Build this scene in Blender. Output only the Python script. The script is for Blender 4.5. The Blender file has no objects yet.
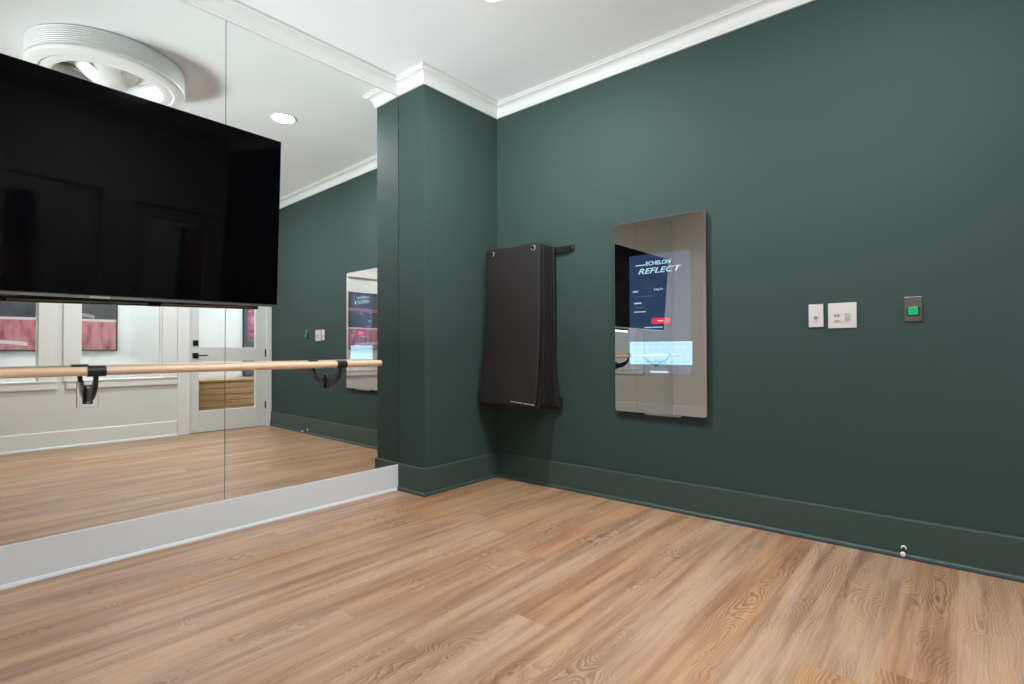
import bpy, bmesh, math, random
from mathutils import Vector, Matrix
C = bpy.context.scene.collection
random.seed(7)
# ------------------------------------------------------------------ measured frame
CAMZ = 1.03
CEIL = 3.007
ZC = 2.907            # underside of the crown
ZB = 0.192            # green baseboard top
ZP = 0.184            # white plinth top
MY = 3.161            # mirror face
CORN = Vector((3.137, 2.876)); CEDG = Vector((2.374, 2.876)); MEDG = Vector((2.367, 3.161)); BCOR = Vector((3.230, -0.829))
UB = (CORN - BCOR).normalized(); NB = Vector((UB.y, -UB.x))          # along right wall, out through right wall
TB = Vector((0.99946, 0.033)).normalized(); NBK = Vector((-TB.y, TB.x))   # along back wall, into room
XL = -1.245
UPFILL = 192  # power of the added fill lamp outside the left windows
def RW(s, off, z): p = CORN + UB*s - NB*off; return Vector((p.x, p.y, z))
def BW(s, off, z): p = BCOR + TB*s + NBK*off; return Vector((p.x, p.y, z))
def MW(t, off, z): return Vector((MEDG.x + t, MY - off, z))
def frame(fn, s, off, z, ydir):   # matrix: local x along wall, local y = out of the wall, z up
    o = fn(s, off, z); x = (fn(s+1, off, z)-o).normalized(); y = (fn(s, off+1, z)-o).normalized(); zz = Vector((0,0,1))
    M = Matrix((x, y, zz)).transposed().to_4x4(); M.translation = o
    return M
# ------------------------------------------------------------------ helpers
def newbm(): return bmesh.new()
def obj(name, bm, mat, parent=None, smooth=False, M=None, bevel=0, seg=2):
    me = bpy.data.meshes.new(name)
    bmesh.ops.recalc_face_normals(bm, faces=bm.faces[:])
    bm.to_mesh(me); bm.free()
    o = bpy.data.objects.new(name, me); C.objects.link(o)
    if mat: me.materials.append(mat)
    if smooth:
        for p in me.polygons: p.use_smooth = True
    if M is not None: o.matrix_world = M
    if parent is not None:
        o.parent = parent
    if bevel:
        b = o.modifiers.new('bevel', 'BEVEL'); b.width = bevel; b.segments = seg; b.limit_method = 'ANGLE'; b.angle_limit = math.radians(40)
    return o
def tag(o, label, cat, group=None):
    o['label'] = label; o['category'] = cat
    if group: o['group'] = group
    return o
def struct(o): o['kind'] = 'structure'; return o
def thing(name, label, cat, M, group=None):
    o = bpy.data.objects.new(name, None); C.objects.link(o); o.empty_display_size = .05
    o.matrix_world = M
    return tag(o, label, cat, group)
def box(bm, x0, x1, y0, y1, z0, z1, T=None):
    vs = [Vector((x, y, z)) for x in (x0, x1) for y in (y0, y1) for z in (z0, z1)]
    if T is not None: vs = [T(v) for v in vs]
    v = [bm.verts.new(p) for p in vs]
    for f in ((0,1,3,2),(4,6,7,5),(0,4,5,1),(2,3,7,6),(0,2,6,4),(1,5,7,3)): bm.faces.new([v[i] for i in f])
def prism(bm, pts, axis, a, b):
    """extrude 2-D polygon; axis 'x': pts=(y,z); 'y': pts=(x,z); 'z': pts=(x,y)"""
    def P(p, c):
        return {'x': (c, p[0], p[1]), 'y': (p[0], c, p[1]), 'z': (p[0], p[1], c)}[axis]
    A = [bm.verts.new(P(p, a)) for p in pts]; B = [bm.verts.new(P(p, b)) for p in pts]
    bm.faces.new(A); bm.faces.new(B[::-1]); n = len(pts)
    for i in range(n): bm.faces.new([A[i], B[i], B[(i+1) % n], A[(i+1) % n]])
def rrect(w, h, r, n=6, cx=0, cy=0):
    out = []
    for (sx, sy, a0) in ((1,1,0), (-1,1,90), (-1,-1,180), (1,-1,270)):
        for k in range(n+1):
            a = math.radians(a0 + 90*k/n); out.append((cx+sx*(w/2-r)+r*math.cos(a), cy+sy*(h/2-r)+r*math.sin(a)))
    return out
def cyl(bm, p0, p1, r, n=24, r1=None):
    p0 = Vector(p0); p1 = Vector(p1); d = (p1-p0).normalized()
    a = Vector((0,0,1)) if abs(d.z) < .9 else Vector((1,0,0)); u = d.cross(a).normalized(); v = d.cross(u)
    r1 = r if r1 is None else r1
    A = [bm.verts.new(p0 + (u*math.cos(t)+v*math.sin(t))*r) for t in [2*math.pi*i/n for i in range(n)]]
    B = [bm.verts.new(p1 + (u*math.cos(t)+v*math.sin(t))*r1) for t in [2*math.pi*i/n for i in range(n)]]
    bm.faces.new(A); bm.faces.new(B[::-1])
    for i in range(n): bm.faces.new([A[i], B[i], B[(i+1) % n], A[(i+1) % n]])
def lathe(bm, prof, n=64, M=None, close=False):
    rings = []
    for r, z in prof:
        if r < 1e-6: rings.append([bm.verts.new((0,0,z))])
        else: rings.append([bm.verts.new((r*math.cos(2*math.pi*i/n), r*math.sin(2*math.pi*i/n), z)) for i in range(n)])
    m = len(rings)
    for k in range(m if close else m-1):
        a, b = rings[k], rings[(k+1) % m]
        for i in range(n):
            j = (i+1) % n
            if len(a) == 1 and len(b) == 1: continue
            if len(a) == 1: bm.faces.new([a[0], b[i], b[j]])
            elif len(b) == 1: bm.faces.new([a[i], b[0], a[j]])
            else: bm.faces.new([a[i], b[i], b[j], a[j]])
    if M is not None: bmesh.ops.transform(bm, matrix=M, verts=bm.verts[:])
def tube(bm, pts, r, n=10):
    pts = [Vector(p) for p in pts]; prev = None; rings = []
    for i, p in enumerate(pts):
        d = (pts[min(i+1, len(pts)-1)]-pts[max(i-1, 0)]).normalized()
        u = d.orthogonal().normalized() if prev is None else (prev - d*prev.dot(d)).normalized()
        prev = u; v = d.cross(u)
        rings.append([bm.verts.new(p+(u*math.cos(2*math.pi*k/n)+v*math.sin(2*math.pi*k/n))*r) for k in range(n)])
    for a, b in zip(rings, rings[1:]):
        for i in range(n): bm.faces.new([a[i], b[i], b[(i+1) % n], a[(i+1) % n]])
    bm.faces.new(rings[0]); bm.faces.new(rings[-1][::-1])
# ------------------------------------------------------------------ materials
def srgb(r, g, b):
    f = lambda c: (c/255)/12.92 if c/255 <= .04045 else ((c/255+.055)/1.055)**2.4
    return (f(r), f(g), f(b), 1)
def mat(name, col, rough=.5, metal=0, spec=.5, bump=0, bscale=200, coat=0, emit=None, estr=0, vary=0):
    m = bpy.data.materials.new(name); m.use_nodes = True; nt = m.node_tree; b = nt.nodes['Principled BSDF']
    b.inputs['Base Color'].default_value = col; b.inputs['Roughness'].default_value = rough; b.inputs['Metallic'].default_value = metal
    b.inputs['Specular IOR Level'].default_value = spec; b.inputs['Coat Weight'].default_value = coat
    if emit: b.inputs['Emission Color'].default_value = emit; b.inputs['Emission Strength'].default_value = estr
    tc = nt.nodes.new('ShaderNodeTexCoord')
    if bump:
        n = nt.nodes.new('ShaderNodeTexNoise'); n.inputs['Scale'].default_value = bscale; n.inputs['Detail'].default_value = 3
        nt.links.new(tc.outputs['Object'], n.inputs['Vector'])
        bp = nt.nodes.new('ShaderNodeBump'); bp.inputs['Strength'].default_value = bump; bp.inputs['Distance'].default_value = .002
        nt.links.new(n.outputs['Fac'], bp.inputs['Height']); nt.links.new(bp.outputs['Normal'], b.inputs['Normal'])
    n2 = nt.nodes.new('ShaderNodeTexNoise'); n2.inputs['Scale'].default_value = 1.7; n2.inputs['Detail'].default_value = 4
    nt.links.new(tc.outputs['Object'], n2.inputs['Vector'])
    mr = nt.nodes.new('ShaderNodeMapRange'); mr.inputs['To Min'].default_value = max(0, rough-.04-vary); mr.inputs['To Max'].default_value = min(1, rough+.04+vary)
    nt.links.new(n2.outputs['Fac'], mr.inputs['Value']); nt.links.new(mr.outputs['Result'], b.inputs['Roughness'])
    return m
GREEN = mat('green_paint', srgb(57, 74, 71), .6, spec=.10, bump=.12, bscale=260)
GREENT = mat('green_trim_paint', srgb(60, 78, 74), .42, spec=.35)
WHITE = mat('white_wall_paint', srgb(225, 225, 221), .5, bump=.08, bscale=260)
CEILM = mat('ceiling_paint', srgb(240, 241, 242), .8, spec=.2, bump=.06, bscale=260)
PLINTH = mat('plinth_paint', srgb(222, 228, 232), .4)
CROWNM = mat('crown_paint', srgb(221, 221, 219), .5)
TRIM = mat('white_trim_paint', srgb(236, 236, 233), .35)
DOORM = mat('door_paint', srgb(226, 227, 225), .35)
BLACKM = mat('black_powder_coat', srgb(26, 26, 28), .38)
BLKPL = mat('black_plastic', srgb(16, 16, 17), .3)
CHROME = mat('brushed_nickel', srgb(190, 188, 184), .28, metal=1)
STEEL = mat('stainless_plate', srgb(112, 110, 106), .4, metal=1)
WPLATE = mat('white_switch_plastic', srgb(204, 199, 197), .3)
GREYB = mat('grey_button', srgb(120, 118, 116), .4)
RUBBER = mat('mat_foam', srgb(37, 34, 33), .6, spec=.35, bump=.25, bscale=900)
RUBBERD = mat('mat_foam_dark', srgb(27, 25, 25), .6, spec=.35, bump=.25, bscale=900)
WRUB = mat('white_rubber', srgb(235, 235, 232), .45)
FANW = mat('fan_white_plastic', srgb(238, 238, 236), .4)
BRONZE = mat('dark_hardware', srgb(52, 50, 48), .35, metal=.6)
CORW = mat('corridor_wall_paint', srgb(238, 240, 242), .6)
def mirror_mat(name, col, rough=0.0):
    m = bpy.data.materials.new(name); m.use_nodes = True; nt = m.node_tree; nt.nodes.clear()
    g = nt.nodes.new('ShaderNodeBsdfGlossy')
    g.inputs['Color'].default_value = col; g.inputs['Roughness'].default_value = rough
    o = nt.nodes.new('ShaderNodeOutputMaterial'); nt.links.new(g.outputs[0], o.inputs[0]); return m, g, o
MIRROR, _, _ = mirror_mat('silvered_mirror', (.86, .885, .865, 1))
PLATEM, _, _ = mirror_mat('polished_plate', (.93, .91, .92, 1), .12)
EDGE = mat('mirror_glass_edge', srgb(52, 66, 62), .25)
DEVM, _, _ = mirror_mat('two_way_mirror', (.60, .565, .545, 1))
def screen_mat(name, refl, col, st):
    m, g, o = mirror_mat(name, refl); nt = m.node_tree
    e = nt.nodes.new('ShaderNodeEmission'); e.inputs['Color'].default_value = col; e.inputs['Strength'].default_value = st
    a = nt.nodes.new('ShaderNodeAddShader'); nt.links.new(g.outputs[0], a.inputs[0]); nt.links.new(e.outputs[0], a.inputs[1]); nt.links.new(a.outputs[0], o.inputs[0]); return m
def glass_mat():
    m = bpy.data.materials.new('clear_glass'); m.use_nodes = True; nt = m.node_tree; nt.nodes.clear()
    t = nt.nodes.new('ShaderNodeBsdfTransparent'); t.inputs[0].default_value = (.96, .98, .97, 1)
    g = nt.nodes.new('ShaderNodeBsdfGlossy'); g.inputs['Roughness'].default_value = 0
    lw = nt.nodes.new('ShaderNodeLayerWeight'); lw.inputs['Blend'].default_value = .5
    pw = nt.nodes.new('ShaderNodeMath'); pw.operation = 'POWER'; pw.inputs[1].default_value = 5; nt.links.new(lw.outputs['Facing'], pw.inputs[0])
    f = nt.nodes.new('ShaderNodeMath'); f.operation = 'MULTIPLY_ADD'; f.inputs[1].default_value = .92; f.inputs[2].default_value = .035; nt.links.new(pw.outputs[0], f.inputs[0])
    x = nt.nodes.new('ShaderNodeMixShader'); o = nt.nodes.new('ShaderNodeOutputMaterial')
    nt.links.new(f.outputs[0], x.inputs[0]); nt.links.new(t.outputs[0], x.inputs[1]); nt.links.new(g.outputs[0], x.inputs[2]); nt.links.new(x.outputs[0], o.inputs[0]); return m
GLASS = glass_mat()
def emit_mat(name, col, st):
    m = bpy.data.materials.new(name); m.use_nodes = True; nt = m.node_tree; nt.nodes.clear()
    e = nt.nodes.new('ShaderNodeEmission'); e.inputs[0].default_value = col; e.inputs[1].default_value = st
    o = nt.nodes.new('ShaderNodeOutputMaterial'); nt.links.new(e.outputs[0], o.inputs[0]); return m
class NT:
    def __init__(s, m): s.nt = m.node_tree; s.L = s.nt.links.new
    def n(s, t, **kw):
        o = s.nt.nodes.new('ShaderNode'+t)
        for k, v in kw.items(): setattr(o, k, v)
        return o
    def m(s, op, a, b=None, c=None):
        o = s.n('Math', operation=op)
        for i, v in enumerate((a, b, c)):
            if v is None: continue
            if isinstance(v, (int, float)): o.inputs[i].default_value = v
            else: s.L(v, o.inputs[i])
        return o.outputs[0]
def ramp(N, fac, stops, interp='LINEAR'):
    r = N.n('ValToRGB'); r.color_ramp.interpolation = interp; e = r.color_ramp.elements
    while len(e) < len(stops): e.new(.5)
    for i, (p, c) in enumerate(stops): e[i].position = p; e[i].color = c
    N.L(fac, r.inputs[0]); return r.outputs[0]
def wood_floor():
    m = bpy.data.materials.new('oak_plank_floor'); m.use_nodes = True; N = NT(m); b = m.node_tree.nodes['Principled BSDF']
    W, L = .19, 2.2
    tc = N.n('TexCoord'); sp = N.n('SeparateXYZ'); N.L(tc.outputs['Object'], sp.inputs[0])
    x, y = sp.outputs[0], sp.outputs[1]
    v = N.m('DIVIDE', N.m('ADD', y, -.035+10*W), W); row = N.m('FLOOR', v); fy = N.m('SUBTRACT', v, row)
    wn = N.n('TexWhiteNoise', noise_dimensions='1D'); N.L(row, wn.inputs['W'])
    u = N.m('DIVIDE', N.m('ADD', x, N.m('MULTIPLY', wn.outputs['Value'], L*3)), L); colm = N.m('FLOOR', u); fx = N.m('SUBTRACT', u, colm)
    idv = N.n('CombineXYZ'); N.L(row, idv.inputs[0]); N.L(colm, idv.inputs[1])
    wn2 = N.n('TexWhiteNoise', noise_dimensions='3D'); N.L(idv.outputs[0], wn2.inputs['Vector'])
    rs = N.n('SeparateColor'); N.L(wn2.outputs['Color'], rs.inputs[0])
    r1, r2, r3 = rs.outputs
    # log-slice coordinates
    cx = N.n('CombineXYZ'); N.L(N.m('MULTIPLY', x, 1.5), cx.inputs[0]); N.L(N.m('MULTIPLY', y, 2.6), cx.inputs[1]); N.L(N.m('MULTIPLY', r1, 57.), cx.inputs[2])
    n1 = N.n('TexNoise'); n1.inputs['Scale'].default_value = 1.5; n1.inputs['Detail'].default_value = 1.0; N.L(cx.outputs[0], n1.inputs['Vector'])
    cw = N.n('CombineXYZ'); N.L(N.m('MULTIPLY', x, 9.), cw.inputs[0]); N.L(N.m('MULTIPLY', y, 16.), cw.inputs[1]); N.L(N.m('MULTIPLY', r2, 31.), cw.inputs[2])
    n2 = N.n('TexNoise'); n2.inputs['Scale'].default_value = 1.0; n2.inputs['Detail'].default_value = 3.0; N.L(cw.outputs[0], n2.inputs['Vector'])
    yl = N.m('MULTIPLY', N.m('SUBTRACT', N.m('ADD', fy, N.m('MULTIPLY', r2, .5)), .75), W)
    dep = N.m('MULTIPLY', N.m('SUBTRACT', n1.outputs['Fac'], .5), .42)
    rad = N.m('SQRT', N.m('ADD', N.m('MULTIPLY', yl, yl), N.m('MULTIPLY', dep, dep)))
    rad = N.m('ADD', rad, N.m('MULTIPLY', N.m('SUBTRACT', n2.outputs['Fac'], .5), .036))
    ring = N.m('FRACT', N.m('MULTIPLY', rad, 96.))
    ringc = ramp(N, ring, [(0, (0,0,0,1)), (.35, (.15,.15,.15,1)), (.78, (.85,.85,.85,1)), (.9, (1,1,1,1)), (1, (0,0,0,1))])
    # fine fibre streaks
    cf = N.n('CombineXYZ'); N.L(N.m('MULTIPLY', x, 6.), cf.inputs[0]); N.L(N.m('MULTIPLY', y, 260.), cf.inputs[1]); N.L(N.m('MULTIPLY', r3, 11.), cf.inputs[2])
    n3 = N.n('TexNoise'); n3.inputs['Scale'].default_value = 1.; n3.inputs['Detail'].default_value = 4.0; N.L(cf.outputs[0], n3.inputs['Vector'])
    # broad tonal streaks
    cb = N.n('CombineXYZ'); N.L(N.m('MULTIPLY', x, 1.2), cb.inputs[0]); N.L(N.m('MULTIPLY', y, 22.), cb.inputs[1]); N.L(N.m('MULTIPLY', r1, .55), cb.inputs[2])
    n4 = N.n('TexNoise'); n4.inputs['Scale'].default_value = 1.; n4.inputs['Detail'].default_value = 2.5; N.L(cb.outputs[0], n4.inputs['Vector'])
    base = ramp(N, n4.outputs['Fac'], [(.25, srgb(152, 112, 84)), (.42, srgb(182, 141, 110)), (.55, srgb(196, 158, 127)), (.64, srgb(200, 157, 120)), (.8, srgb(214, 182, 152))])
    # ring strength masked by broad noise
    cm = N.n('CombineXYZ'); N.L(N.m('MULTIPLY', x, 1.3), cm.inputs[0]); N.L(N.m('MULTIPLY', y, 7.), cm.inputs[1]); N.L(N.m('MULTIPLY', r3, 41.), cm.inputs[2])
    n5 = N.n('TexNoise'); n5.inputs['Scale'].default_value = 1.; n5.inputs['Detail'].default_value = 1.; N.L(cm.outputs[0], n5.inputs['Vector'])
    msk = ramp(N, n5.outputs['Fac'], [(.44, (.05,.05,.05,1)), (.62, (.8,.8,.8,1))])
    mx = N.n('Mix', data_type='RGBA'); mx.blend_type = 'MIX'
    N.L(N.m('MULTIPLY', N.m('MULTIPLY', ringc, msk), .8), mx.inputs[0]); N.L(base, mx.inputs[6]); mx.inputs[7].default_value = srgb(112, 72, 48)
    mf = N.n('Mix', data_type='RGBA'); mf.blend_type = 'MULTIPLY'; mf.inputs[0].default_value = .55
    N.L(mx.outputs[2], mf.inputs[6]); N.L(ramp(N, n3.outputs['Fac'], [(.32, (.62,.58,.55,1)), (.56, (1,1,1,1))]), mf.inputs[7])
    hs = N.n('HueSaturation'); N.L(mf.outputs[2], hs.inputs['Color']); N.L(N.m('ADD', .87, N.m('MULTIPLY', r3, .08)), hs.inputs['Value']); N.L(N.m('ADD', .90, N.m('MULTIPLY', r2, .2)), hs.inputs['Saturation'])
    # plank seams
    ey = N.m('MINIMUM', fy, N.m('SUBTRACT', 1., fy)); ex = N.m('MULTIPLY', N.m('MINIMUM', fx, N.m('SUBTRACT', 1., fx)), L/W)
    e = N.m('MINIMUM', ex, ey); seam = N.m('LESS_THAN', e, .0045)
    ms = N.n('Mix', data_type='RGBA'); N.L(N.m('MULTIPLY', seam, .22), ms.inputs[0]); N.L(hs.outputs[0], ms.inputs[6]); ms.inputs[7].default_value = srgb(96, 66, 46)
    N.L(ms.outputs[2], b.inputs['Base Color'])
    b.inputs['Specular IOR Level'].default_value = .5
    N.L(N.m('ADD', .34, N.m('MULTIPLY', ringc, .08)), b.inputs['Roughness'])
    bp = N.n('Bump'); bp.inputs['Strength'].default_value = .25; bp.inputs['Distance'].default_value = .001
    N.L(N.m('SUBTRACT', n3.outputs['Fac'], N.m('MULTIPLY', seam, 2.)), bp.inputs['Height']); N.L(bp.outputs[0], b.inputs['Normal'])
    return m
FLOORM = wood_floor()
def fine_wood(name, c0, c1, ax=0, sc=1.):
    m = bpy.data.materials.new(name); m.use_nodes = True; N = NT(m); b = m.node_tree.nodes['Principled BSDF']
    tc = N.n('TexCoord'); mp = N.n('Mapping'); s = [55*sc]*3; s[ax] = 2.2*sc; mp.inputs['Scale'].default_value = s
    N.L(tc.outputs['Object'], mp.inputs[0]); n = N.n('TexNoise'); n.inputs['Scale'].default_value = 1; n.inputs['Detail'].default_value = 4
    N.L(mp.outputs[0], n.inputs['Vector']); N.L(ramp(N, n.outputs['Fac'], [(.3, c0), (.7, c1)]), b.inputs['Base Color']); b.inputs['Roughness'].default_value = .42
    return m
BARREM = fine_wood('pale_ash_barre', srgb(220, 182, 148), srgb(240, 212, 182))
BENCHM = fine_wood('honey_oak_bench', srgb(176, 130, 86), srgb(206, 164, 118), sc=.5)
# ------------------------------------------------------------------ shell
E_ = Vector((XL, MY+.006)); F_ = BCOR + TB*((XL-BCOR.x)/TB.x)
MEW = Vector((MEDG.x, MY+.006))
ROOM = [BCOR, CORN, CEDG, MEW, E_, F_]          # counter-clockwise, interior on the left
def slab(name, pts, z0, z1, m):
    bm = newbm(); prism(bm, [(p.x, p.y) for p in pts], 'z', z0, z1); return struct(obj(name, bm, m))
slab('floor', [Vector((XL-.1, -1.6)), Vector((3.5, -1.6)), Vector((3.5, 3.4)), Vector((XL-.1, 3.4))], -.1, 0, FLOORM)
slab('ceiling', [Vector((XL-.1, -1.25)), Vector((3.5, -1.05)), Vector((3.5, 3.4)), Vector((XL-.1, 3.4))], CEIL, CEIL+.1, CEILM)
# right wall
bm = newbm(); a = BCOR - UB*.25; b = CORN + UB*.45
prism(bm, [(a.x, a.y), (a.x+NB.x*.12, a.y+NB.y*.12), (b.x+NB.x*.12, b.y+NB.y*.12), (b.x, b.y)], 'z', 0, CEIL); struct(obj('wall_right', bm, GREEN))
bm = newbm(); prism(bm, [(CEDG.x, CEDG.y), (MEW.x, MEW.y), (MEW.x, MEW.y+.15), (CORN.x, MEW.y+.15), (CORN.x, CORN.y)], 'z', 0, CEIL); struct(obj('wall_column', bm, GREEN, bevel=.003))
bm = newbm(); box(bm, XL-.1, MEW.x, MEW.y, MEW.y+.12, 0, CEIL); struct(obj('wall_front', bm, WHITE))
LWY = ((1.80, 2.55), (.70, 1.46)); LWZ = (.70, 1.85)      # windows in the left wall
bm = newbm()
for y0, y1, z0, z1 in ((LWY[0][1], MEW.y, 0, CEIL), (LWY[1][1], LWY[0][0], 0, CEIL), (F_.y-.15, LWY[1][0], 0, CEIL), (LWY[1][0], LWY[1][1], 0, LWZ[0]), (LWY[1][0], LWY[1][1], LWZ[1], CEIL), (LWY[0][0], LWY[0][1], 0, LWZ[0]), (LWY[0][0], LWY[0][1], LWZ[1], CEIL)): box(bm, XL-.1, XL, y0, y1, z0, z1)
struct(obj('wall_left', bm, WHITE))
# back wall with openings
WT = .13
DOOR = (-.981, -.072, 2.09); W2 = (-2.022, -1.268); W1 = (-3.118, -2.364); WZ = (.70, 2.15)
SL = (XL-BCOR.x)/TB.x
bm = newbm()
def T3(fn): return lambda v: fn(v.x, v.y, v.z)
def bb(s0, s1, z0, z1, o0=-WT, o1=0): box(bm, s0, s1, o0, o1, z0, z1, T3(BW))
bb(DOOR[1], .0, 0, CEIL); bb(DOOR[0], DOOR[1], DOOR[2], CEIL); bb(W2[1], DOOR[0], 0, CEIL)
for a, b in (W2, W1): bb(a, b, 0, WZ[0]); bb(a, b, WZ[1], CEIL)
bb(W1[1], W2[0], 0, CEIL); bb(SL-.1, W1[0], 0, CEIL)
struct(obj('wall_back', bm, WHITE))
# crown moulding: swept profile with mitres
def offs(poly, d):
    out = []; n = len(poly)
    for i in range(n):
        p0, p1, p2 = poly[i-1], poly[i], poly[(i+1) % n]
        d1 = (p1-p0).normalized(); d2 = (p2-p1).normalized(); n1 = Vector((-d1.y, d1.x)); n2 = Vector((-d2.y, d2.x))
        k = (n1+n2); k = k/(k.dot(n1)) if abs(k.dot(n1)) > 1e-6 else n1
        out.append(p1+k*d)
    return out
def sweep(bm, poly, prof, closed=True, ends=None):
    rings = [[bm.verts.new((q.x, q.y, z)) for q in offs(poly, d)] for d, z in prof]
    n = len(poly); m = len(prof)
    rng = range(n) if closed else range(n-1)
    for i in rng:
        j = (i+1) % n
        for k in range(m-1): bm.faces.new([rings[k][i], rings[k][j], rings[k+1][j], rings[k+1][i]])
CR = [(.0, ZC), (.012, ZC), (.014, ZC+.012), (.018, ZC+.016)]
for k in range(7):
    t = k/6; CR.append((.018+.042*(1-math.cos(t*math.pi/2)), ZC+.018+.052*math.sin(t*math.pi/2)))
CR += [(.066, ZC+.072), (.068, ZC+.080)]
for k in range(6):
    a = math.pi*(k/5)-math.pi/2; CR.append((.072+.009*(1-abs(math.sin(a)))*1.2, ZC+.088+.008*math.sin(a)))
CR += [(.078, CEIL-.003), (.086, CEIL)]
bm = newbm(); sweep(bm, ROOM, CR); struct(obj('trim_crown', bm, CROWNM))
# baseboards
def base_prof(h): return [(0, h), (.006, h), (.010, h-.002), (.013, h-.008), (.013, .024), (.019, .022), (.024, .017), (.027, .010), (.027, 0)]
def run(name, pts, h, m):
    # open run: interior on the left of the direction
    bm = newbm(); prof = base_prof(h); n = len(pts); ringl = []
    for d, z in prof:
        ring = []
        for i in range(n):
            if i == 0: dd = (pts[1]-pts[0]).normalized(); q = pts[0]+Vector((-dd.y, dd.x))*d
            elif i == n-1: dd = (pts[-1]-pts[-2]).normalized(); q = pts[-1]+Vector((-dd.y, dd.x))*d
            else:
                d1 = (pts[i]-pts[i-1]).normalized(); d2 = (pts[i+1]-pts[i]).normalized(); n1 = Vector((-d1.y, d1.x)); n2 = Vector((-d2.y, d2.x)); k = n1+n2; q = pts[i]+k/k.dot(n1)*d
            ring.append(bm.verts.new((q.x, q.y, z)))
        ringl.append(ring)
    for i in range(n-1):
        for k in range(len(prof)-1): bm.faces.new([ringl[k][i], ringl[k][i+1], ringl[k+1][i+1], ringl[k+1][i]])
    for e in (0, n-1):
        try: bm.faces.new([r[e] for r in ringl])
        except ValueError: pass
    return struct(obj(name, bm, m))
MEP = MEDG + Vector((0.0, -.002))
run('baseboard_right', [BCOR+UB*.02, CORN, CEDG, MEP], ZB, GREENT)
run('baseboard_back', [F_ + TB*.0, BCOR + TB*(-1.118)], .18, TRIM)
run('baseboard_left', [E_, F_], .18, TRIM)
# mirror plinth
bm = newbm()
prof = [(MY+.006, ZP), (MY-.004, ZP), (MY-.006, ZP-.003), (MY-.006, .018), (MY-.011, .015), (MY-.016, .006), (MY-.016, 0), (MY+.006, 0)]
prism(bm, prof, 'x', XL, MEDG.x-.001); struct(obj('baseboard_front', bm, PLINTH))
# ------------------------------------------------------------------ mirror panels
for i, lab in enumerate(('large frameless mirror panel beside the green column, right end of the wall', 'large frameless mirror panel mostly hidden behind the wall television', 'frameless mirror panel left of the television, seen in the small mirror')):
    x1 = MEDG.x - 1.2*i - (.0012 if i else .004); x0 = MEDG.x - 1.2*(i+1) + .0012
    t = thing('mirror_panel', lab, 'mirror', Matrix.Translation(((x0+x1)/2, MY, ZP)), 'mirror panels on the wall')
    w = (x1-x0)/2; h = ZC-ZP-.001
    bm = newbm(); f = [bm.verts.new(p) for p in ((-w+.0006, 0, .0015), (w-.0006, 0, .0015), (w-.0006, 0, h), (-w+.0006, 0, h))]; bm.faces.new(f); obj('silvered_face', bm, MIRROR, t)
    bm = newbm(); box(bm, -w, w+(0 if i else .0034), .0003, .0058, 0.0005, h); obj('glass_edge', bm, EDGE, t)
# ------------------------------------------------------------------ barre
BY = .18; BZ = .936; BR = .0205
bm = newbm(); XB0, XB1 = -1.12, MEDG.x-.286
cyl(bm, (-(XB1-XB0)/2, 0, 0), ((XB1-XB0)/2, 0, 0), BR, 32)
bar = obj('ballet_barre', bm, BARREM, None, True, Matrix.Translation(((XB0+XB1)/2, MY-BY, BZ)), bevel=.002)
tag(bar, 'long round pale wooden ballet barre running across the mirrors', 'barre')
def bracket(X, label):
    t = thing('barre_bracket', label, 'bracket', Matrix.Translation((X, MY, .82)), 'barre brackets on the mirror')
    # local y negative = into room
    bm = newbm(); prism(bm, rrect(.078, .122, .004, 2, 0, 0), 'y', -.0045, -.0005); obj('cover_plate', bm, PLATEM, t)
    bm = newbm(); prism(bm, rrect(.0815, .1235, .004, 2), 'y', -.0035, -.0006); obj('plate_edge', bm, EDGE, t)
    bm = newbm(); box(bm, -.0185, .0185, -.016, -.0045, -.045, .045); obj('mounting_block', bm, BLACKM, t, bevel=.002)
    # crescent arm in the y-z plane
    top = BZ-.82; pts = []; n = 18
    out = []; inn = []
    for k in range(n+1):
        u = k/n; a = u*math.pi/2
        out.append((-BY*math.sin(a)*1.0 - .000, -.036+(top-BR-.004+.036)*(1-math.cos(a))))
        inn.append((-.012-(BY-.02)*math.sin(a)*.95, .026+(top-BR-.004-.026)*(1-math.cos(a))))
    bm = newbm(); prism(bm, [(min(y, -.01), z) for y, z in out] + [(y, z) for y, z in inn[::-1]], 'x', -.009, .009); obj('curved_arm', bm, BLACKM, t, bevel=.0015)
    bm = newbm()
    r0, r1 = BR+.0005, BR+.0045; nn = 28
    rings = []
    for xx, r in ((-.034, r0), (-.034, r1), (.034, r1), (.034, r0)):
        rings.append([bm.verts.new((xx, -BY+r*math.cos(2*math.pi*i/nn), top+r*math.sin(2*math.pi*i/nn))) for i in range(nn)])
    for k in range(4):
        A, B = rings[k], rings[(k+1) % 4]
        for i in range(nn): bm.faces.new([A[i], B[i], B[(i+1) % nn], A[(i+1) % nn]])
    obj('sleeve', bm, BLACKM, t, bevel=.001)
    for zz in (-.034, .034):
        bm = newbm(); cyl(bm, (0, -.0155, zz), (0, -.019, zz), .006, 12); obj('screw', bm, CHROME, t)
bracket(MEDG.x-.582, 'black curved barre bracket under the barre near its right end')
bracket(MEDG.x-1.812, 'black curved barre bracket under the television at left')
bracket(MEDG.x-3.02, 'black curved barre bracket seen only in the small wall mirror')
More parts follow.
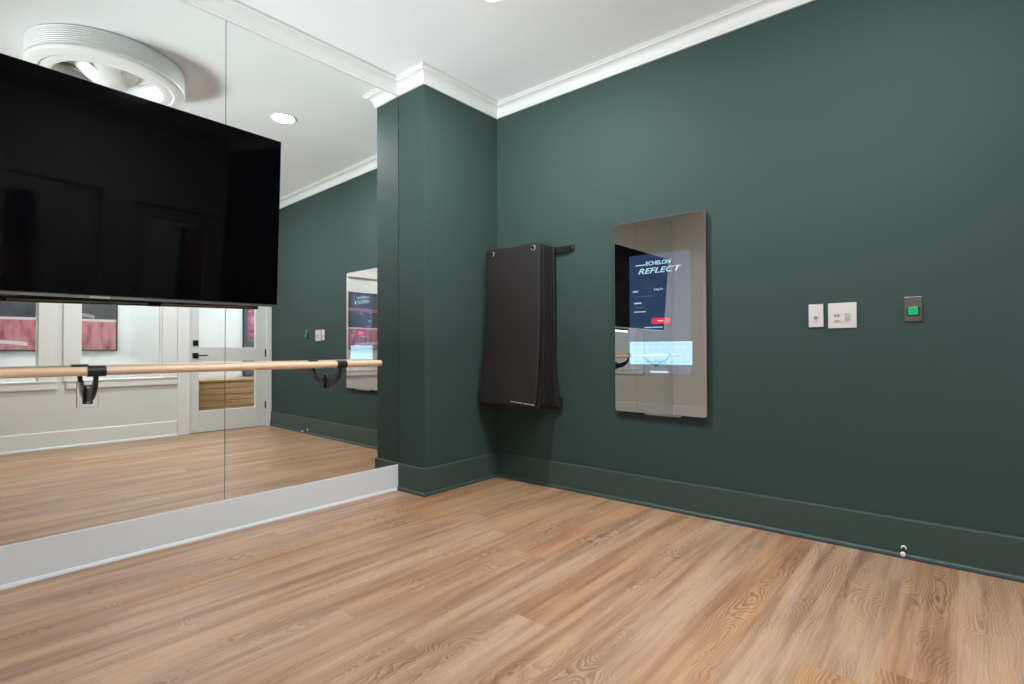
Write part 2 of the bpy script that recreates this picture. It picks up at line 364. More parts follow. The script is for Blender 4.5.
# ------------------------------------------------------------------ television
def tv():
    g = .127
    u = Vector((.9963, .0845, .0165)).normalized()      # towards the right end
    n = Vector((.084, -.994, -.074)).normalized()
    u = (u - n*u.dot(n)).normalized(); up = n.cross(u) * -1
    if up.z < 0: up = -up
    BRc = Vector((1.402, MY-g-.003, 1.2775)); w, h = 1.685, .950
    c = BRc - u*w/2 + up*h/2
    M = Matrix((u, -n, up)).transposed().to_4x4(); M.translation = c    # local x right, y back, z up
    t = thing('television', 'large black wall television hanging over the mirrors at left', 'television', M)
    bm = newbm(); box(bm, -w/2, w/2, 0.0008, .016, -h/2, h/2); obj('frame', bm, BLKPL, t, bevel=.0012)
    SC = mat('black_screen_glass', srgb(3, 3, 4), .05, spec=.07)
    bm = newbm(); box(bm, -w/2+.003, w/2-.003, -.0006, .002, -h/2+.016, h/2-.003); obj('screen', bm, SC, t)
    bm = newbm(); box(bm, -w/2+.002, w/2-.002, -.0016, .004, -h/2, -h/2+.0125); obj('lower_bezel', bm, mat('dark_silver_trim', srgb(120, 118, 116), .3, metal=.8), t)
    bm = newbm(); box(bm, -.038, .038, -.0028, -.0014, -h/2+.002, -h/2+.010); obj('maker_badge', bm, CHROME, t)
    bm = newbm(); pr = [(-w/2+.06, .016), (w/2-.06, .016), (w/2-.12, .05), (-w/2+.12, .05)]
    v0 = [bm.verts.new((x, y, z)) for x, y, z in ((-w/2+.01,.016,-h/2+.004),(w/2-.01,.016,-h/2+.004),(w/2-.01,.016,h/2-.01),(-w/2+.01,.016,h/2-.01))]
    v1 = [bm.verts.new((x, y, z)) for x, y, z in ((-w/2+.05,.052,-h/2+.008),(w/2-.05,.052,-h/2+.008),(w/2-.10,.052,h/2-.2),(-w/2+.10,.052,h/2-.2))]
    bm.faces.new(v0); bm.faces.new(v1[::-1])
    for i in range(4): bm.faces.new([v0[i], v1[i], v1[(i+1)%4], v0[(i+1)%4]])
    obj('rear_housing', bm, BLKPL, t, bevel=.003)
    for x in (-.3, .3):
        bm = newbm(); box(bm, x-.03, x+.03, .03, .058, -h/2-.006, -h/2+.03); obj('foot_socket', bm, BLKPL, t)
    bm = newbm()
    for x in (-.2, .2): box(bm, x-.02, x+.02, .052, .075, -.26, .2)
    box(bm, -.28, .28, .072, .085, -.08, -.04); box(bm, -.28, .28, .072, .085, .04, .08)
    box(bm, -.12, .12, .085, .165, -.12, .12)
    obj('wall_mount', bm, BLACKM, t, bevel=.002)
tv()
# ------------------------------------------------------------------ fitness mirror on the right wall
def fitness_mirror():
    s0, s1, z0, z1 = -1.697, -1.079, .608, 1.868; cs = (s0+s1)/2; cz = (z0+z1)/2; w = s1-s0; h = z1-z0
    off = .030; M = frame(RW, cs, 0, cz, 1)
    M = M @ Matrix.Rotation(math.radians(DEV_YAW), 4, 'Z')
    # local x along wall away from camera (+s), y = out into the room
    t = thing('fitness_mirror', 'tall rounded smart fitness mirror with lit login screen on the green wall', 'mirror', M)
    bm = newbm(); prism(bm, rrect(w, h, .018, 6), 'y', .008, off-.001); obj('housing', bm, BLKPL, t, bevel=.003)
    bm = newbm(); prism(bm, rrect(w-.002, h-.002, .017, 6), 'y', off-.0009, off); obj('mirror_glass', bm, DEVM, t)
    bm = newbm(); box(bm, -.14, .10, .001, .022, -h/2-.012, -h/2+.02); obj('wall_bracket', bm, CHROME, t, bevel=.002)
    bm = newbm(); pr = rrect(w+.001, h+.001, .0185, 6)
    A = [[bm.verts.new((x*(1-2*k/w*0)-0, y, z)) for x, z in rrect(w+.002-2*k, h+.002-2*k, .0185-k*.5, 6)] for k, y in ((0, off-.006), (0, off+.0004), (.0025, off+.0004))]
    for a, b in zip(A, A[1:]):
        for i in range(len(a)): bm.faces.new([a[i], b[i], b[(i+1)%len(a)], a[(i+1)%len(a)]])
    obj('rim', bm, mat('mirror_rim', srgb(140, 136, 132), .3, metal=.7), t)
    # helper: pixel-free layout in metres on the glass; ls = s coordinate, z absolute
    def X(s): return s-cs
    def Z(z): return z-cz
    refl = (.60, .565, .545, 1)
    def quad(name, sa, sb, za, zb, m, lift, par=t, r=0):
        bm = newbm()
        pts = rrect(abs(sb-sa), abs(zb-za), r, 4, (X(sa)+X(sb))/2, (Z(za)+Z(zb))/2) if r else [(X(sa), Z(za)), (X(sb), Z(za)), (X(sb), Z(zb)), (X(sa), Z(zb))]
        bm.faces.new([bm.verts.new((x, off+lift, z)) for x, z in pts]); return obj(name, bm, m, par)
    DS = screen_mat('display_backlight', refl, (.16, .34, .80, 1), .030)
    d = quad('display', DSP[0], DSP[1], DSP[2], DSP[3], DS, .0002)
    KB = screen_mat('keyboard_glow', refl, (.42, .80, 1., 1), .20)
    quad('keyboard', *KBD, KB, .0004, d)
    KEY = screen_mat('key_glow', refl, (.36, .70, .90, 1), .155)
    bm = newbm(); ks, ke, k0, k1 = KBD
    rows = [10, 10, 8, 5]
    for r, cnt in enumerate(rows):
        for c in range(cnt):
            fx = (c+.5)/cnt if cnt != 8 else (c+1)/10+.0
            sx = ks + (ke-ks)*(.02+.96*fx); zz = k1 - (k1-k0)*(r+.5)/4
            ww = .007 if r < 3 else .012
            bm.faces.new([bm.verts.new((X(sx)+a, off+.0006, Z(zz)+b)) for a, b in ((-ww, -.004), (ww, -.004), (ww, .004), (-ww, .004))])
    obj('keyboard_keys', bm, KEY, d)
    TX = screen_mat('screen_text', refl, (.55, .88, 1., 1), .20)
    def text(name, body, s, z, width, height, shear=0, m=TX, bold=0):
        cu = bpy.data.curves.new('t', 'FONT'); cu.body = body; cu.size = 1; cu.shear = shear; cu.offset = bold
        to = bpy.data.objects.new('t', cu); C.objects.link(to)
        bpy.context.view_layer.update()
        me = bpy.data.meshes.new_from_object(to.evaluated_get(bpy.context.evaluated_depsgraph_get()))
        bpy.data.objects.remove(to)
        xs = [v.co.x for v in me.vertices]; ys = [v.co.y for v in me.vertices]
        kx = width/(max(xs)-min(xs)); ky = height/(max(ys)-min(ys)); mx = (max(xs)+min(xs))/2; my = (max(ys)+min(ys))/2
        for v in me.vertices: v.co = Vector((X(s)-(v.co.x-mx)*kx, off+.0007, Z(z)+(v.co.y-my)*ky))
        me.materials.append(m); o = bpy.data.objects.new(name, me); C.objects.link(o); o.parent = d; return o
    return t, d, quad, text, X, Z, off, refl
DEV_YAW = -.5
# screen layout (s along the wall; picture-left = larger s)
def dv(p): return p
DSP = (-1.605, -1.190, .865, 1.640)
KBD = (-1.610, -1.190, .925, 1.072)
t, d, quad, text, X, Z, off, refl = fitness_mirror()
text('title_line', 'ECHELON', -1.392, 1.580, .165, .026, .0, bold=.02)
text('title_line', 'REFLECT', -1.400, 1.532, .290, .036, .3, bold=.01)
quad('title_arrow', -1.305, -1.235, 1.570, 1.576, screen_mat('arrow_glow', refl, (.62, .90, 1., 1), .18), .0006, d)
RD = screen_mat('red_glow', refl, (1., .03, .08, 1), .20)
quad('red_mark', -1.385, -1.372, 1.615, 1.628, screen_mat('soft_red_glow', refl, (1., .1, .1, 1), .07), .0006, d)
text('heading_text', 'Log In', -1.393, 1.408, .055, .020, 0)
TXB = screen_mat('text_line_glow', refl, (.62, .90, 1., 1), .16); TXD = screen_mat('dim_text_glow', refl, (.5, .6, .8, 1), .045)
bt = quad('login_button', -1.470, -1.345, 1.186, 1.224, RD, .0006, d, r=.012)
for (nm, a, b, z, hh, m) in (('field_label', -1.252, -1.215, 1.402, .009, TXB), ('field_line', -1.365, -1.215, 1.368, .004, TXD), ('field_label', -1.275, -1.222, 1.325, .009, TXB),
        ('field_line', -1.29, -1.222, 1.297, .006, TXD), ('small_text', -1.305, -1.222, 1.268, .006, TXB), ('button_text', -1.425, -1.385, 1.205, .008, TXB), ('small_text', -1.420, -1.295, 1.164, .006, TXB),
        ('footer_mark', -1.455, -1.335, .878, .012, TXB)):
    quad(nm, a, b, z-hh/2, z+hh/2, m, .0008, d)
# ------------------------------------------------------------------ exercise mats on the wall rack
def mats():
    MR = frame(RW, -.33, 0, 1.757, 1)
    rk = thing('mat_rack', 'black steel wall rack holding the stack of exercise mats', 'rack', MR)
    bm = newbm(); box(bm, -.412, .275, .0, .008, -.022, .026); box(bm, -.385, .275, .008, .024, -.022, .018)
    obj('wall_rail', bm, BLACKM, rk, bevel=.002)
    for x in (-.400, -.365):
        bm = newbm(); cyl(bm, (x, .007 if x < -.38 else .02, .006), (x, .012 if x < -.38 else .026, .006), .007, 14); obj('screw', bm, CHROME if x < -.38 else BLACKM, rk)
    for s in (-.127, -.523):
        bm = newbm(); cyl(bm, (s+.33, .012, 0), (s+.33, .225, .004), .0075, 14); cyl(bm, (s+.33, .222, .004), (s+.33, .228, .012), .0085, 14); obj('peg', bm, BLACKM, rk, True)
    NM = 9; rnd = random.Random(3)
    for k in range(NM):
        off0 = .200 - k*.0205            # top offset of the sheet centre
        front = (k == 0); last = (k == NM-1)
        # centre line in (off, z) from the top to the fold and back up
        th = .0065
        zb = .600 + (.0 if front else rnd.uniform(-.016, .010)); bul = .065 if front else max(0, .030 - k*.004) + rnd.uniform(-.0015, .0015)
        if last: bul = -.002
        line = []
        for j in range(29):
            u = j/28; z = 1.795 - (1.795-(zb+.03))*u
            o = off0 + bul*(max(0, (u-.35)/.65)**1.6) + .003*math.sin(u*7+.25*k)
            line.append((o, z))
        # turn under, towards the wall
        o0, z0 = line[-1]; R = .020 if front else .009
        if last: R = .012
        for j in (range(1, 9) if front or last else ()):
            a = math.pi*j/8; line.append((o0-R+R*math.cos(a), z0-(zb and 1)*0.03*math.sin(a)*(1 if front else .8)))
        rise = .24 if front else .05
        for j in (range(1, 8) if front or last else ()):
            u = j/7; line.append((line[28][0]-2*R-.0*u+(.010 if front else 0)*0 - (.012*u if front else 0), z0+rise*u))
        w0, w1 = -.583, -.066            # s range
        dx = rnd.uniform(-.004, .004) if not front else 0
        if last: dx = -.006
        M = frame(RW, 0, 0, 0, 1)
        lab = 'charcoal exercise mat at the front of the hanging stack' if front else ('charcoal exercise mat nearest the wall, curled at its bottom' if last else 'charcoal exercise mat hanging within the stack, only its edge visible')
        t = thing('exercise_mat', lab, 'mat', frame(RW, -.325, off0, 1.78, 1), 'exercise mats hanging on the wall rack')
        bm = newbm(); NS = 14
        def pos(i, j, side):
            p = line[j]; q0 = line[max(j-1, 0)]; q1 = line[min(j+1, len(line)-1)]
            tx, tz = q1[0]-q0[0], q1[1]-q0[1]; l = math.hypot(tx, tz) or 1; nx, nz = -tz/l, tx/l
            f = i/NS; s = w0+(w1-w0)*f + dx
            # slight waist/flare, rounded top corners
            u = min(1, j/28)
            zz = p[1]; oo = p[0]
            if j < 6:
                cut = .014*(max(0, abs(f-.5)*2-.93)/.07)**2 * (1-j/6); zz -= cut
                zz -= .011*math.exp(-((f-.48)/.16)**2)*(1-j/6)   # sag between pegs
            sl = .012*u*u if f > .5 else 0
            oo += (.018 if front else .004)*u*u*(1-f)*0
            # curled rear end at the bottom right for the last mat
            if last and u > .75: s -= .045*(u-.75)*4*(1-f)
            sf = s + .03*u*u*(f if front else 0)
            return RW(sf, oo+side*nx*th, zz+side*nz*th)
        P = RW(-.325, off0, 1.78); Mi = t.matrix_world.inverted()
        gr = {}
        for side in (-1, 1):
            for j in range(len(line)):
                for i in range(NS+1): gr[side, i, j] = bm.verts.new(Mi @ pos(i, j, side))
        nl = len(line)-1
        for side in (-1, 1):
            for j in range(nl):
                for i in range(NS): bm.faces.new([gr[side,i,j], gr[side,i+1,j], gr[side,i+1,j+1], gr[side,i,j+1]])
        for j in range(nl):
            for i in (0, NS): bm.faces.new([gr[-1,i,j], gr[1,i,j], gr[1,i,j+1], gr[-1,i,j+1]])
        for i in range(NS):
            for j in (0, nl): bm.faces.new([gr[-1,i,j], gr[-1,i+1,j], gr[1,i+1,j], gr[1,i,j]])
        o = obj('foam_sheet', bm, RUBBER if (k % 2 == 0) else RUBBERD, t, True, bevel=.003)
        for s in (-.127, -.523):
            bm = newbm(); prof = [(.0115, -.002), (.0115, th+.002), (.015, th+.0045), (.0195, th+.0035), (.022, th+.0002), (.022, -.002)]
            lathe(bm, prof, 28, Matrix.Rotation(-math.pi/2, 4, 'X'), close=True)
            g = obj('grommet', bm, CHROME, t, True); g.location = (s+.325, 0, -.023)
            if front:
                bm = newbm(); cyl(bm, (0, th-.002, 0), (0, th+.0008, 0), .0117, 20); gg = obj('grommet_hole', bm, BLKPL, g)
        if front:
            bm = newbm(); vs = []
            j = 27
            def q(f, j, l): return Mi @ (pos(int(f*NS), j, 1) if False else pos(f*NS, j, l))
            pts = [(.0, 27.2), (.47, 25.9)]
            A = []
            sgn = 1 if (pos(7, 14, 1)-pos(7, 14, -1)).dot(RW(0,1,0)-RW(0,0,0)) > 0 else -1
            for f in [x/20*.40+.01 for x in range(21)]:
                p0 = Mi @ pos(f*NS, 28, sgn*1.15); A.append(p0)
            vv = [(bm.verts.new(p+Vector((0, .0006, -.002+.014*i/20))), bm.verts.new(p+Vector((0, .0006, .004+.014*i/20)))) for i, p in enumerate(A)]
            for i in range(20):
                if i in (9,): continue
                bm.faces.new([vv[i][0], vv[i+1][0], vv[i+1][1], vv[i][1]])
            obj('printed_mark', bm, mat('silver_print', srgb(190, 188, 184), .4), t)
mats()
# ------------------------------------------------------------------ controls on the right wall
def plate(name, label, s0, s1, z0, z1, m, group=None):
    cs = (s0+s1)/2; cz = (z0+z1)/2; t = thing(name, label, 'switch', frame(RW, cs, 0, cz, 1), group)
    bm = newbm(); prism(bm, rrect(abs(s1-s0), abs(z1-z0), .003, 3), 'y', .0005, .006); obj('plate', bm, m, t, bevel=.0015)
    return t
t = plate('wall_control', 'white single wall control plate beside the double switch plate', -2.306, -2.237, 1.139, 1.262, WPLATE)
bm = newbm(); prism(bm, rrect(.034, .067, .002, 2), 'y', .005, .0075); obj('insert', bm, WPLATE, t, bevel=.0006)
bm = newbm(); cyl(bm, (0, .007, -.012), (0, .0125, -.012), .0085, 20); obj('dial', bm, GREYB, t)
t = plate('light_switch', 'white double-gang switch plate with buttons and dimmer', -2.455, -2.328, 1.131, 1.263, WPLATE)
for x in (.0235, -.0235):
    bm = newbm(); prism(bm, rrect(.034, .067, .002, 2, x, 0), 'y', .005, .0078); obj('insert', bm, WPLATE, t, bevel=.0006)
for x in (.0165, .0305):
    bm = newbm(); prism(bm, rrect(.010, .012, .002, 2, x, 0), 'y', .0075, .0095); obj('button', bm, GREYB, t)
bm = newbm(); prism(bm, rrect(.020, .005, .001, 2, .0235, -.028), 'y', .0075, .009); obj('button', bm, GREYB, t)
for z in (.006, -.004, -.014, -.024):
    bm = newbm(); prism(bm, rrect(.026, .004, .001, 2, -.0235, z), 'y', .0075, .0088); obj('dimmer_bar', bm, GREYB, t)
t = plate('exit_button', 'stainless plate with square green lit push button', -2.721, -2.651, 1.155, 1.275, STEEL)
bm = newbm(); prism(bm, rrect(.050, .048, .004, 3, 0, -.010), 'y', .005, .009); obj('bezel', bm, BLKPL, t, bevel=.001)
GL = mat('green_lens', srgb(8, 110, 66), .25, emit=(.0, .8, .26, 1), estr=.10)
bm = newbm(); prism(bm, rrect(.038, .036, .003, 3, 0, -.010), 'y', .0085, .0125); gb = obj('green_button', bm, GL, t, bevel=.001)
bm = newbm()
for z, w in ((.000, .008), (-.009, .010), (-.018, .009)): prism(bm, [(-w, z-.0014), (w, z-.0014), (w, z+.0014), (-w, z+.0014)], 'y', .0124, .0129)
obj('button_lettering', bm, mat('dark_green_print', srgb(10, 70, 50), .4), gb)
bm = newbm(); prism(bm, [(-.010, -.043), (.010, -.043), (.010, -.040), (-.010, -.040)], 'y', .0058, .0066); obj('red_lettering', bm, mat('red_print', srgb(190, 50, 45), .4), t)
# door stop on the baseboard
t = thing('door_stop', 'small spring door stop with white tips on the green baseboard', 'door stop', frame(RW, -2.637, .012, .050, 1))
bm = newbm(); cyl(bm, (0, 0, 0), (0, .010, 0), .012, 18, .010); obj('base', bm, WRUB, t, True)
bm = newbm(); pts = [(.0055*math.cos(a), .010+.052*a/(2*math.pi*11), .0055*math.sin(a)-.010*(a/(2*math.pi*11))) for a in [2*math.pi*i/10 for i in range(111)]]
tube(bm, pts, .0013, 6); obj('spring', bm, BRONZE, t, True)
bm = newbm(); cyl(bm, (0, .060, -.010), (0, .078, -.013), .0105, 16, .0095); obj('rubber_tip', bm, WRUB, t, True, bevel=.002)
# ------------------------------------------------------------------ door in the back wall
M = frame(BW, (DOOR[0]+DOOR[1])/2, 0, 0, 1)
dr = thing('door_1', 'white door with two glass panes beside the green wall', 'door', M)
del dr['label'], dr['category']; struct(dr)
dw = DOOR[1]-DOOR[0]; cx = (DOOR[0]+DOOR[1])/2
gx0, gx1 = -.88-cx, -.208-cx
bm = newbm(); y0, y1 = -.048, -.006; hw = dw/2-.003
box(bm, -hw, gx0, y0, y1, .008, DOOR[2]-.004); box(bm, gx1, hw, y0, y1, .008, DOOR[2]-.004)
for a, b in ((.008, .27), (.885, 1.062), (1.96, DOOR[2]-.004)): box(bm, gx0, gx1, y0, y1, a, b)
obj('door_leaf', bm, DOORM, dr, bevel=.003)
for a, b in ((.27, .885), (1.062, 1.96)):
    bm = newbm(); box(bm, gx0, gx1, -.030, -.025, a, b); obj('glass_pane', bm, GLASS, dr)
bm = newbm()
box(bm, -dw/2-.134, -dw/2, 0, .018, 0, DOOR[2]+.11); box(bm, dw/2, dw/2+.070, 0, .018, 0, DOOR[2]+.11); box(bm, -dw/2, dw/2, 0, .018, DOOR[2], DOOR[2]+.11)
box(bm, -dw/2-.03, -dw/2, .018, .026, 0, DOOR[2]+.02)
obj('door_casing', bm, TRIM, dr, bevel=.004)
bm = newbm(); prism(bm, rrect(.062, .068, .004, 3, -.918-cx, 1.116), 'y', -.006, .004); obj('deadbolt', bm, BRONZE, dr, bevel=.002)
bm = newbm(); prism(bm, rrect(.066, .066, .004, 3, -.920-cx, .960), 'y', -.006, .003); cyl(bm, (-.918-cx, 0, .960), (-.918-cx, .05, .960), .010, 16); box(bm, -.928-cx, -.798-cx, .042, .054, .952, .968); obj('lever_handle', bm, BRONZE, dr, bevel=.002)
for z in (.288, .985, 1.75):
    bm = newbm(); cyl(bm, (dw/2, .006, z-.05), (dw/2, .006, z+.05), .007, 12); box(bm, dw/2-.012, dw/2+.012, -.006, .001, z-.05, z+.05); obj('hinge', bm, BRONZE, dr)
# ------------------------------------------------------------------ windows
for n_, (a, b, sa, sb) in enumerate(((W2[0], W2[1], -2.193, -1.118), (W1[0], W1[1], -3.29, -2.215))):
    cx_ = (a+b)/2; t = bpy.data.objects.new('window_%d' % (n_+1), None); C.objects.link(t); t.matrix_world = frame(BW, cx_, 0, 0, 1); struct(t)
    hw = (b-a)/2
    bm = newbm(); box(bm, -hw, hw, -.075, -.069, WZ[0], WZ[1]); obj('glass_pane', bm, GLASS, t)
    bm = newbm()
    for x0, x1, z0, z1 in ((-hw, -hw+.012, *WZ), (hw-.012, hw, *WZ), (-hw+.012, hw-.012, WZ[0], WZ[0]+.012), (-hw+.012, hw-.012, WZ[1]-.012, WZ[1])): box(bm, x0, x1, -.10, -.045, z0, z1)
    obj('window_stop', bm, TRIM, t, bevel=.002)
    bm = newbm(); lo = sa-cx_+.024 if n_ == 0 else sa-cx_; hi = sb-cx_
    box(bm, lo, -hw, 0, .016, WZ[0], WZ[1]+.11); box(bm, hw, hi-.003, 0, .016, WZ[0], WZ[1]+.11); box(bm, -hw, hw, 0, .016, WZ[1], WZ[1]+.11)
    obj('window_casing', bm, TRIM, t, bevel=.003)
    bm = newbm(); box(bm, sa-cx_+(.05 if n_ == 0 else 0), sb-cx_, 0, .026, .622, WZ[0]-.004); box(bm, sa-cx_+(.05 if n_ == 0 else 0), sb-cx_, 0, .036, WZ[0]-.004, WZ[0]+.010); box(bm, -hw, hw, -.045, 0, WZ[0], WZ[0]+.010); obj('window_sill', bm, TRIM, t, bevel=.003)
for n_, (y0, y1) in enumerate(LWY):
    t = bpy.data.objects.new('window_%d' % (n_+3), None); C.objects.link(t); t.location = (XL, (y0+y1)/2, 0); struct(t); hw = (y1-y0)/2
    bm = newbm(); box(bm, -.06, -.054, -hw, hw, *LWZ); obj('glass_pane', bm, GLASS, t)
    bm = newbm()
    for a, b, c, d_ in ((-hw, -hw+.012, *LWZ), (hw-.012, hw, *LWZ), (-hw+.012, hw-.012, LWZ[0], LWZ[0]+.012), (-hw+.012, hw-.012, LWZ[1]-.012, LWZ[1])): box(bm, -.09, -.035, a, b, c, d_)
    obj('window_stop', bm, TRIM, t, bevel=.002)
    bm = newbm()
    for a, b, c, d_ in ((-hw-.15, -hw, LWZ[0], LWZ[1]+.11), (hw, hw+.15, LWZ[0], LWZ[1]+.11), (-hw, hw, LWZ[1], LWZ[1]+.11)): box(bm, 0, .016, a, b, c, d_)
    obj('window_casing', bm, TRIM, t, bevel=.003)
    bm = newbm(); box(bm, 0, .026, -hw-.15, hw+.15, .622, LWZ[0]-.004); box(bm, 0, .036, -hw-.15, hw+.15, LWZ[0]-.004, LWZ[0]+.010); box(bm, -.035, 0, -hw, hw, LWZ[0], LWZ[0]+.010); obj('window_sill', bm, TRIM, t, bevel=.003)
la = bpy.data.lights.new('ceiling_upfill', 'AREA'); la.shape = 'RECTANGLE'; la.size = 1.1; la.size_y = 2.6; la.energy = UPFILL; la.color = (.90, .96, 1.)  # unseen area lamp added outside the left windows, tilted up to brighten the ceiling
lo = bpy.data.objects.new('ceiling_upfill', la); C.objects.link(lo); lo.location = (XL-2.6, .9, .0); lo.rotation_euler = (0, math.radians(-90-34), 0)
# ------------------------------------------------------------------ corridor beyond the back wall
CD = 1.5; CE = 2.75
bm = newbm(); box(bm, SL-.1, 2.6, -CD-.14, -CD, 0, CE, T3(BW)); struct(obj('wall_corridor', bm, CORW))
bm = newbm(); box(bm, SL-.1, 2.6, -CD-.1, -WT, -.1, 0, T3(BW)); struct(obj('floor_corridor', bm, mat('corridor_floor_paint', srgb(196, 190, 182), .5)))
bm = newbm(); box(bm, SL-.1, 2.6, -CD-.1, -WT, CE, CE+.1, T3(BW)); struct(obj('ceiling_corridor', bm, CEILM))
bm = newbm(); box(bm, 2.6, 2.7, -CD-.1, .1, 0, CE, T3(BW)); struct(obj('wall_corridor_right', bm, CORW))
bm = newbm(); box(bm, .12, 2.6, -WT, 0, 0, CE, T3(BW)); struct(obj('wall_corridor_near', bm, CORW))
bm = newbm(); box(bm, SL-.2, SL-.1, -CD-.1, 0, 0, CE, T3(BW)); struct(obj('wall_corridor_left', bm, CORW))
def art_mat():
    m = bpy.data.materials.new('pink_and_grey_canvas'); m.use_nodes = True; N = NT(m); b = m.node_tree.nodes['Principled BSDF']
    tc = N.n('TexCoord'); sp = N.n('SeparateXYZ'); N.L(tc.outputs['Object'], sp.inputs[0]); x, z = sp.outputs[0], sp.outputs[2]
    n = N.n('TexNoise'); n.inputs['Scale'].default_value = 5; n.inputs['Detail'].default_value = 6
    mp = N.n('Mapping'); mp.inputs['Scale'].default_value = (3, 1, .8); N.L(tc.outputs['Object'], mp.inputs[0]); N.L(mp.outputs[0], n.inputs['Vector'])
    pink = ramp(N, n.outputs['Fac'], [(.3, srgb(150, 72, 84)), (.5, srgb(196, 122, 130)), (.7, srgb(206, 142, 146))])
    n2 = N.n('TexNoise'); n2.inputs['Scale'].default_value = 3; n2.inputs['Detail'].default_value = 3; N.L(tc.outputs['Object'], n2.inputs['Vector'])
    dark = ramp(N, n2.outputs['Fac'], [(.3, srgb(52, 52, 58)), (.65, srgb(84, 86, 90))])
    zz = N.m('ADD', z, N.m('MULTIPLY', n2.outputs['Fac'], .02))
    a = N.n('Mix', data_type='RGBA'); N.L(N.m('GREATER_THAN', zz, .395), a.inputs[0]); N.L(pink, a.inputs[6]); a.inputs[7].default_value = srgb(214, 205, 212)
    c = N.n('Mix', data_type='RGBA'); N.L(N.m('GREATER_THAN', zz, .425), c.inputs[0]); N.L(a.outputs[2], c.inputs[6]); N.L(dark, c.inputs[7])
    # pale smears: ellipse strokes
    def stroke(prev, cx, cz, rx, rz, col):
        dx = N.m('DIVIDE', N.m('SUBTRACT', x, cx), rx); dz = N.m('DIVIDE', N.m('SUBTRACT', z, N.m('ADD', cz, N.m('MULTIPLY', N.m('MULTIPLY', dx, dx), -.03))), rz)
        k = N.m('LESS_THAN', N.m('MAXIMUM', N.m('ABSOLUTE', dx), N.m('ABSOLUTE', dz)), 1.)
        o = N.n('Mix', data_type='RGBA'); N.L(k, o.inputs[0]); N.L(prev, o.inputs[6]); o.inputs[7].default_value = col; return o.outputs[2]
    r = stroke(c.outputs[2], -.45, .115, .36, .022, srgb(222, 208, 216)); r = stroke(r, .40, .47, .16, .022, srgb(150, 142, 158))
    r = stroke(r, -.2, .75, .5, .03, srgb(150, 110, 120))
    N.L(r, b.inputs['Base Color']); b.inputs['Roughness'].default_value = .5; return m
ART = art_mat()
def artwork(name, label, s0, s1, z0, z1, m):
    t = thing(name, label, 'picture', frame(BW, (s0+s1)/2, -CD, z0, 1)); w = (s1-s0)/2; h = z1-z0
    bm = newbm(); box(bm, -w+.012, w-.012, .004, .022, .012, h-.012); obj('canvas', bm, m, t)
    bm = newbm()
    for a in ((-w, -w+.014, 0, h), (w-.014, w, 0, h), (-w+.014, w-.014, 0, .014), (-w+.014, w-.014, h-.014, h)): box(bm, a[0], a[1], .001, .032, a[2], a[3])
    obj('frame', bm, BLKPL, t)
artwork('wall_art', 'large pink and charcoal picture on the corridor wall behind windows', -3.05, -1.44, 1.025, 2.1, ART)
def art2():
    m = bpy.data.materials.new('magenta_and_slate_canvas'); m.use_nodes = True; N = NT(m); b = m.node_tree.nodes['Principled BSDF']
    tc = N.n('TexCoord'); sp = N.n('SeparateXYZ'); N.L(tc.outputs['Object'], sp.inputs[0])
    n = N.n('TexNoise'); n.inputs['Scale'].default_value = 14; n.inputs['Detail'].default_value = 4; N.L(tc.outputs['Object'], n.inputs['Vector'])
    c = ramp(N, n.outputs['Fac'], [(.35, srgb(120, 60, 84)), (.55, srgb(190, 110, 135)), (.7, srgb(200, 150, 165))])
    k = N.m('MULTIPLY', N.m('GREATER_THAN', sp.outputs[2], .55), N.m('GREATER_THAN', sp.outputs[0], -.40))
    x = N.n('Mix', data_type='RGBA'); N.L(k, x.inputs[0]); x.inputs[6].default_value = srgb(84, 92, 106); N.L(c, x.inputs[7]); N.L(x.outputs[2], b.inputs['Base Color']); return m
artwork('wall_art', 'slate and magenta picture above the wooden bench beyond the door', .17, 1.13, .62, 2.0, art2())
t = thing('wooden_bench', 'low honey oak slatted bench unit seen through the door glass', 'bench', frame(BW, 0, -CD, 0, 1))
bm = newbm(); box(bm, -1.2, 1.2, .04, .50, .565, .595); obj('bench_top', bm, BENCHM, t, bevel=.004)
z = .555; k = 0
while z > .1:
    bm = newbm(); box(bm, -1.18, 1.18, .46+.004*(k % 2), .482+.004*(k % 2), z-.082, z); obj('front_slat', bm, BENCHM, t, bevel=.003); z -= .088; k += 1
bm = newbm(); box(bm, -1.17, 1.17, .05, .455, .0, .56); obj('carcass', bm, mat('dark_oak', srgb(110, 76, 48), .5), t)
# ------------------------------------------------------------------ ceiling fan
M = Matrix.Translation((.885, 1.915, CEIL))
fn = thing('ceiling_fan', 'round white ribbed bladeless ceiling fan reflected in the mirror', 'ceiling fan', M)
R0 = .435; H0 = .135; prof = [(R0-.03, 0)]
nr = 9
for k in range(nr):
    z0_ = -.006-(H0-.02)*k/nr; z1_ = -.006-(H0-.02)*(k+1)/nr
    prof += [(R0-.012, z0_), (R0, z0_-.002), (R0, z1_+.004), (R0-.012, z1_+.002)]
prof += [(R0-.012, -H0+.016), (R0, -H0+.014), (R0, -H0-.004), (R0-.004, -H0-.010), (R0-.012, -H0-.014), (R0-.06, -H0-.026), (R0-.068, -H0-.026), (R0-.072, -H0-.020), (R0-.080, -H0-.022), (R0-.125, -H0-.028), (R0-.135, -H0-.026), (R0-.138, -H0-.01), (R0-.14, 0)]
bm = newbm(); lathe(bm, prof, 128); obj('ribbed_housing', bm, FANW, fn, True)
bm = newbm(); prof = [(R0-.141, -.01)] + [(R0-.141-(R0-.141-.05)*k/12, -.012-.15*(math.sin(k/12*math.pi/2))**2) for k in range(1, 13)] + [(.03, -.172), (0, -.174)]
lathe(bm, prof, 96); obj('cone', bm, FANW, fn, True)
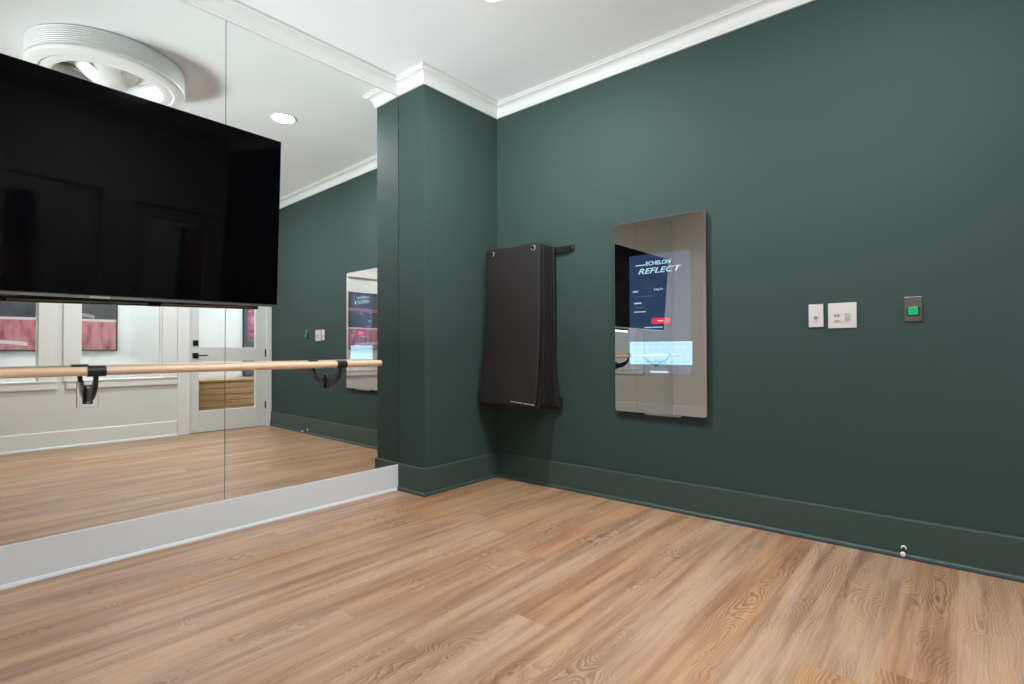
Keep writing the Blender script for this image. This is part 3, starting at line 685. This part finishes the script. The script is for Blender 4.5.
for k in range(6):
    a = 2*math.pi*k/6; bm = newbm(); n = 10; A = []; B = []
    for i in range(n+1):
        u = i/n; r = .08+u*.205; th = a+u*.75
        A.append(bm.verts.new((r*math.cos(th), r*math.sin(th), -.155+.115*u))); B.append(bm.verts.new((r*math.cos(th+.34), r*math.sin(th+.34), -.128+.100*u)))
    for i in range(n): bm.faces.new([A[i], A[i+1], B[i+1], B[i]])
    o = obj('vane', bm, FANW, fn, True); o.modifiers.new('s', 'SOLIDIFY').thickness = .004
# ------------------------------------------------------------------ lights
LENS = emit_mat('downlight_lens', (.955, .985, 1.02, 1), 150.)
def downlight(x, y, label):
    t = thing('recessed_downlight', label, 'ceiling light', Matrix.Translation((x, y, CEIL)), 'round ceiling downlights')
    bm = newbm(); lathe(bm, [(.085, -.004), (.088, -.008), (.100, -.005), (.105, 0), (.085, 0)], 48, close=True); obj('trim_ring', bm, TRIM, t, True)
    bm = newbm(); lathe(bm, [(.084, -.001), (.082, -.007), (.05, -.011), (0, -.012)], 48); obj('lens', bm, LENS, t, True)
downlight(2.078, 1.945, 'lit round ceiling downlight at the top of the photo by the column')
downlight(1.75, .18, 'lit round ceiling downlight nearer the glazed door')
def panel(s, o):
    P = BW(s, o, CE); t = thing('corridor_light', 'flat white ceiling light panel in the corridor', 'ceiling light', frame(BW, s, o, CE, 1), 'corridor ceiling lights')
    bm = newbm(); box(bm, -.6, .6, -.15, .15, -.012, -.001); obj('diffuser', bm, emit_mat('corridor_diffuser', (.95, .98, 1., 1), 4.8), t)
    bm = newbm()
    for a in ((-.62, .62, -.17, -.15), (-.62, .62, .15, .17), (-.62, -.6, -.15, .15), (.6, .62, -.15, .15)): box(bm, *a, -.014, 0)
    obj('frame', bm, TRIM, t)
for s in (-3.3, -1.6, .2, 1.8): panel(s, -.75)
# ------------------------------------------------------------------ world, camera, view
w = bpy.data.worlds.new('world'); bpy.context.scene.world = w; w.use_nodes = True
w.node_tree.nodes['Background'].inputs[0].default_value = (.8, .85, .9, 1); w.node_tree.nodes['Background'].inputs[1].default_value = .15
cam = bpy.data.cameras.new('camera'); co = bpy.data.objects.new('camera', cam); C.objects.link(co)
Rv = Vector((.65555, -.75514, -.00396)).normalized(); Uv = Vector((-.00705, -.01136, .99991)).normalized(); Fv = Vector((.75512, .65546, .01277)).normalized()
M = Matrix((Rv, Uv, -Fv)).transposed().to_4x4(); M.translation = (0, 0, CAMZ); co.matrix_world = M
cam.sensor_width = 36; cam.lens = 522.447*36/1024; cam.clip_start = .02
bpy.context.scene.camera = co
sc = bpy.context.scene
sc.view_settings.view_transform = 'Standard'; sc.view_settings.look = 'None'; sc.view_settings.gamma = 1; sc.view_settings.exposure = 2.13
sc.view_settings.use_curve_mapping = False
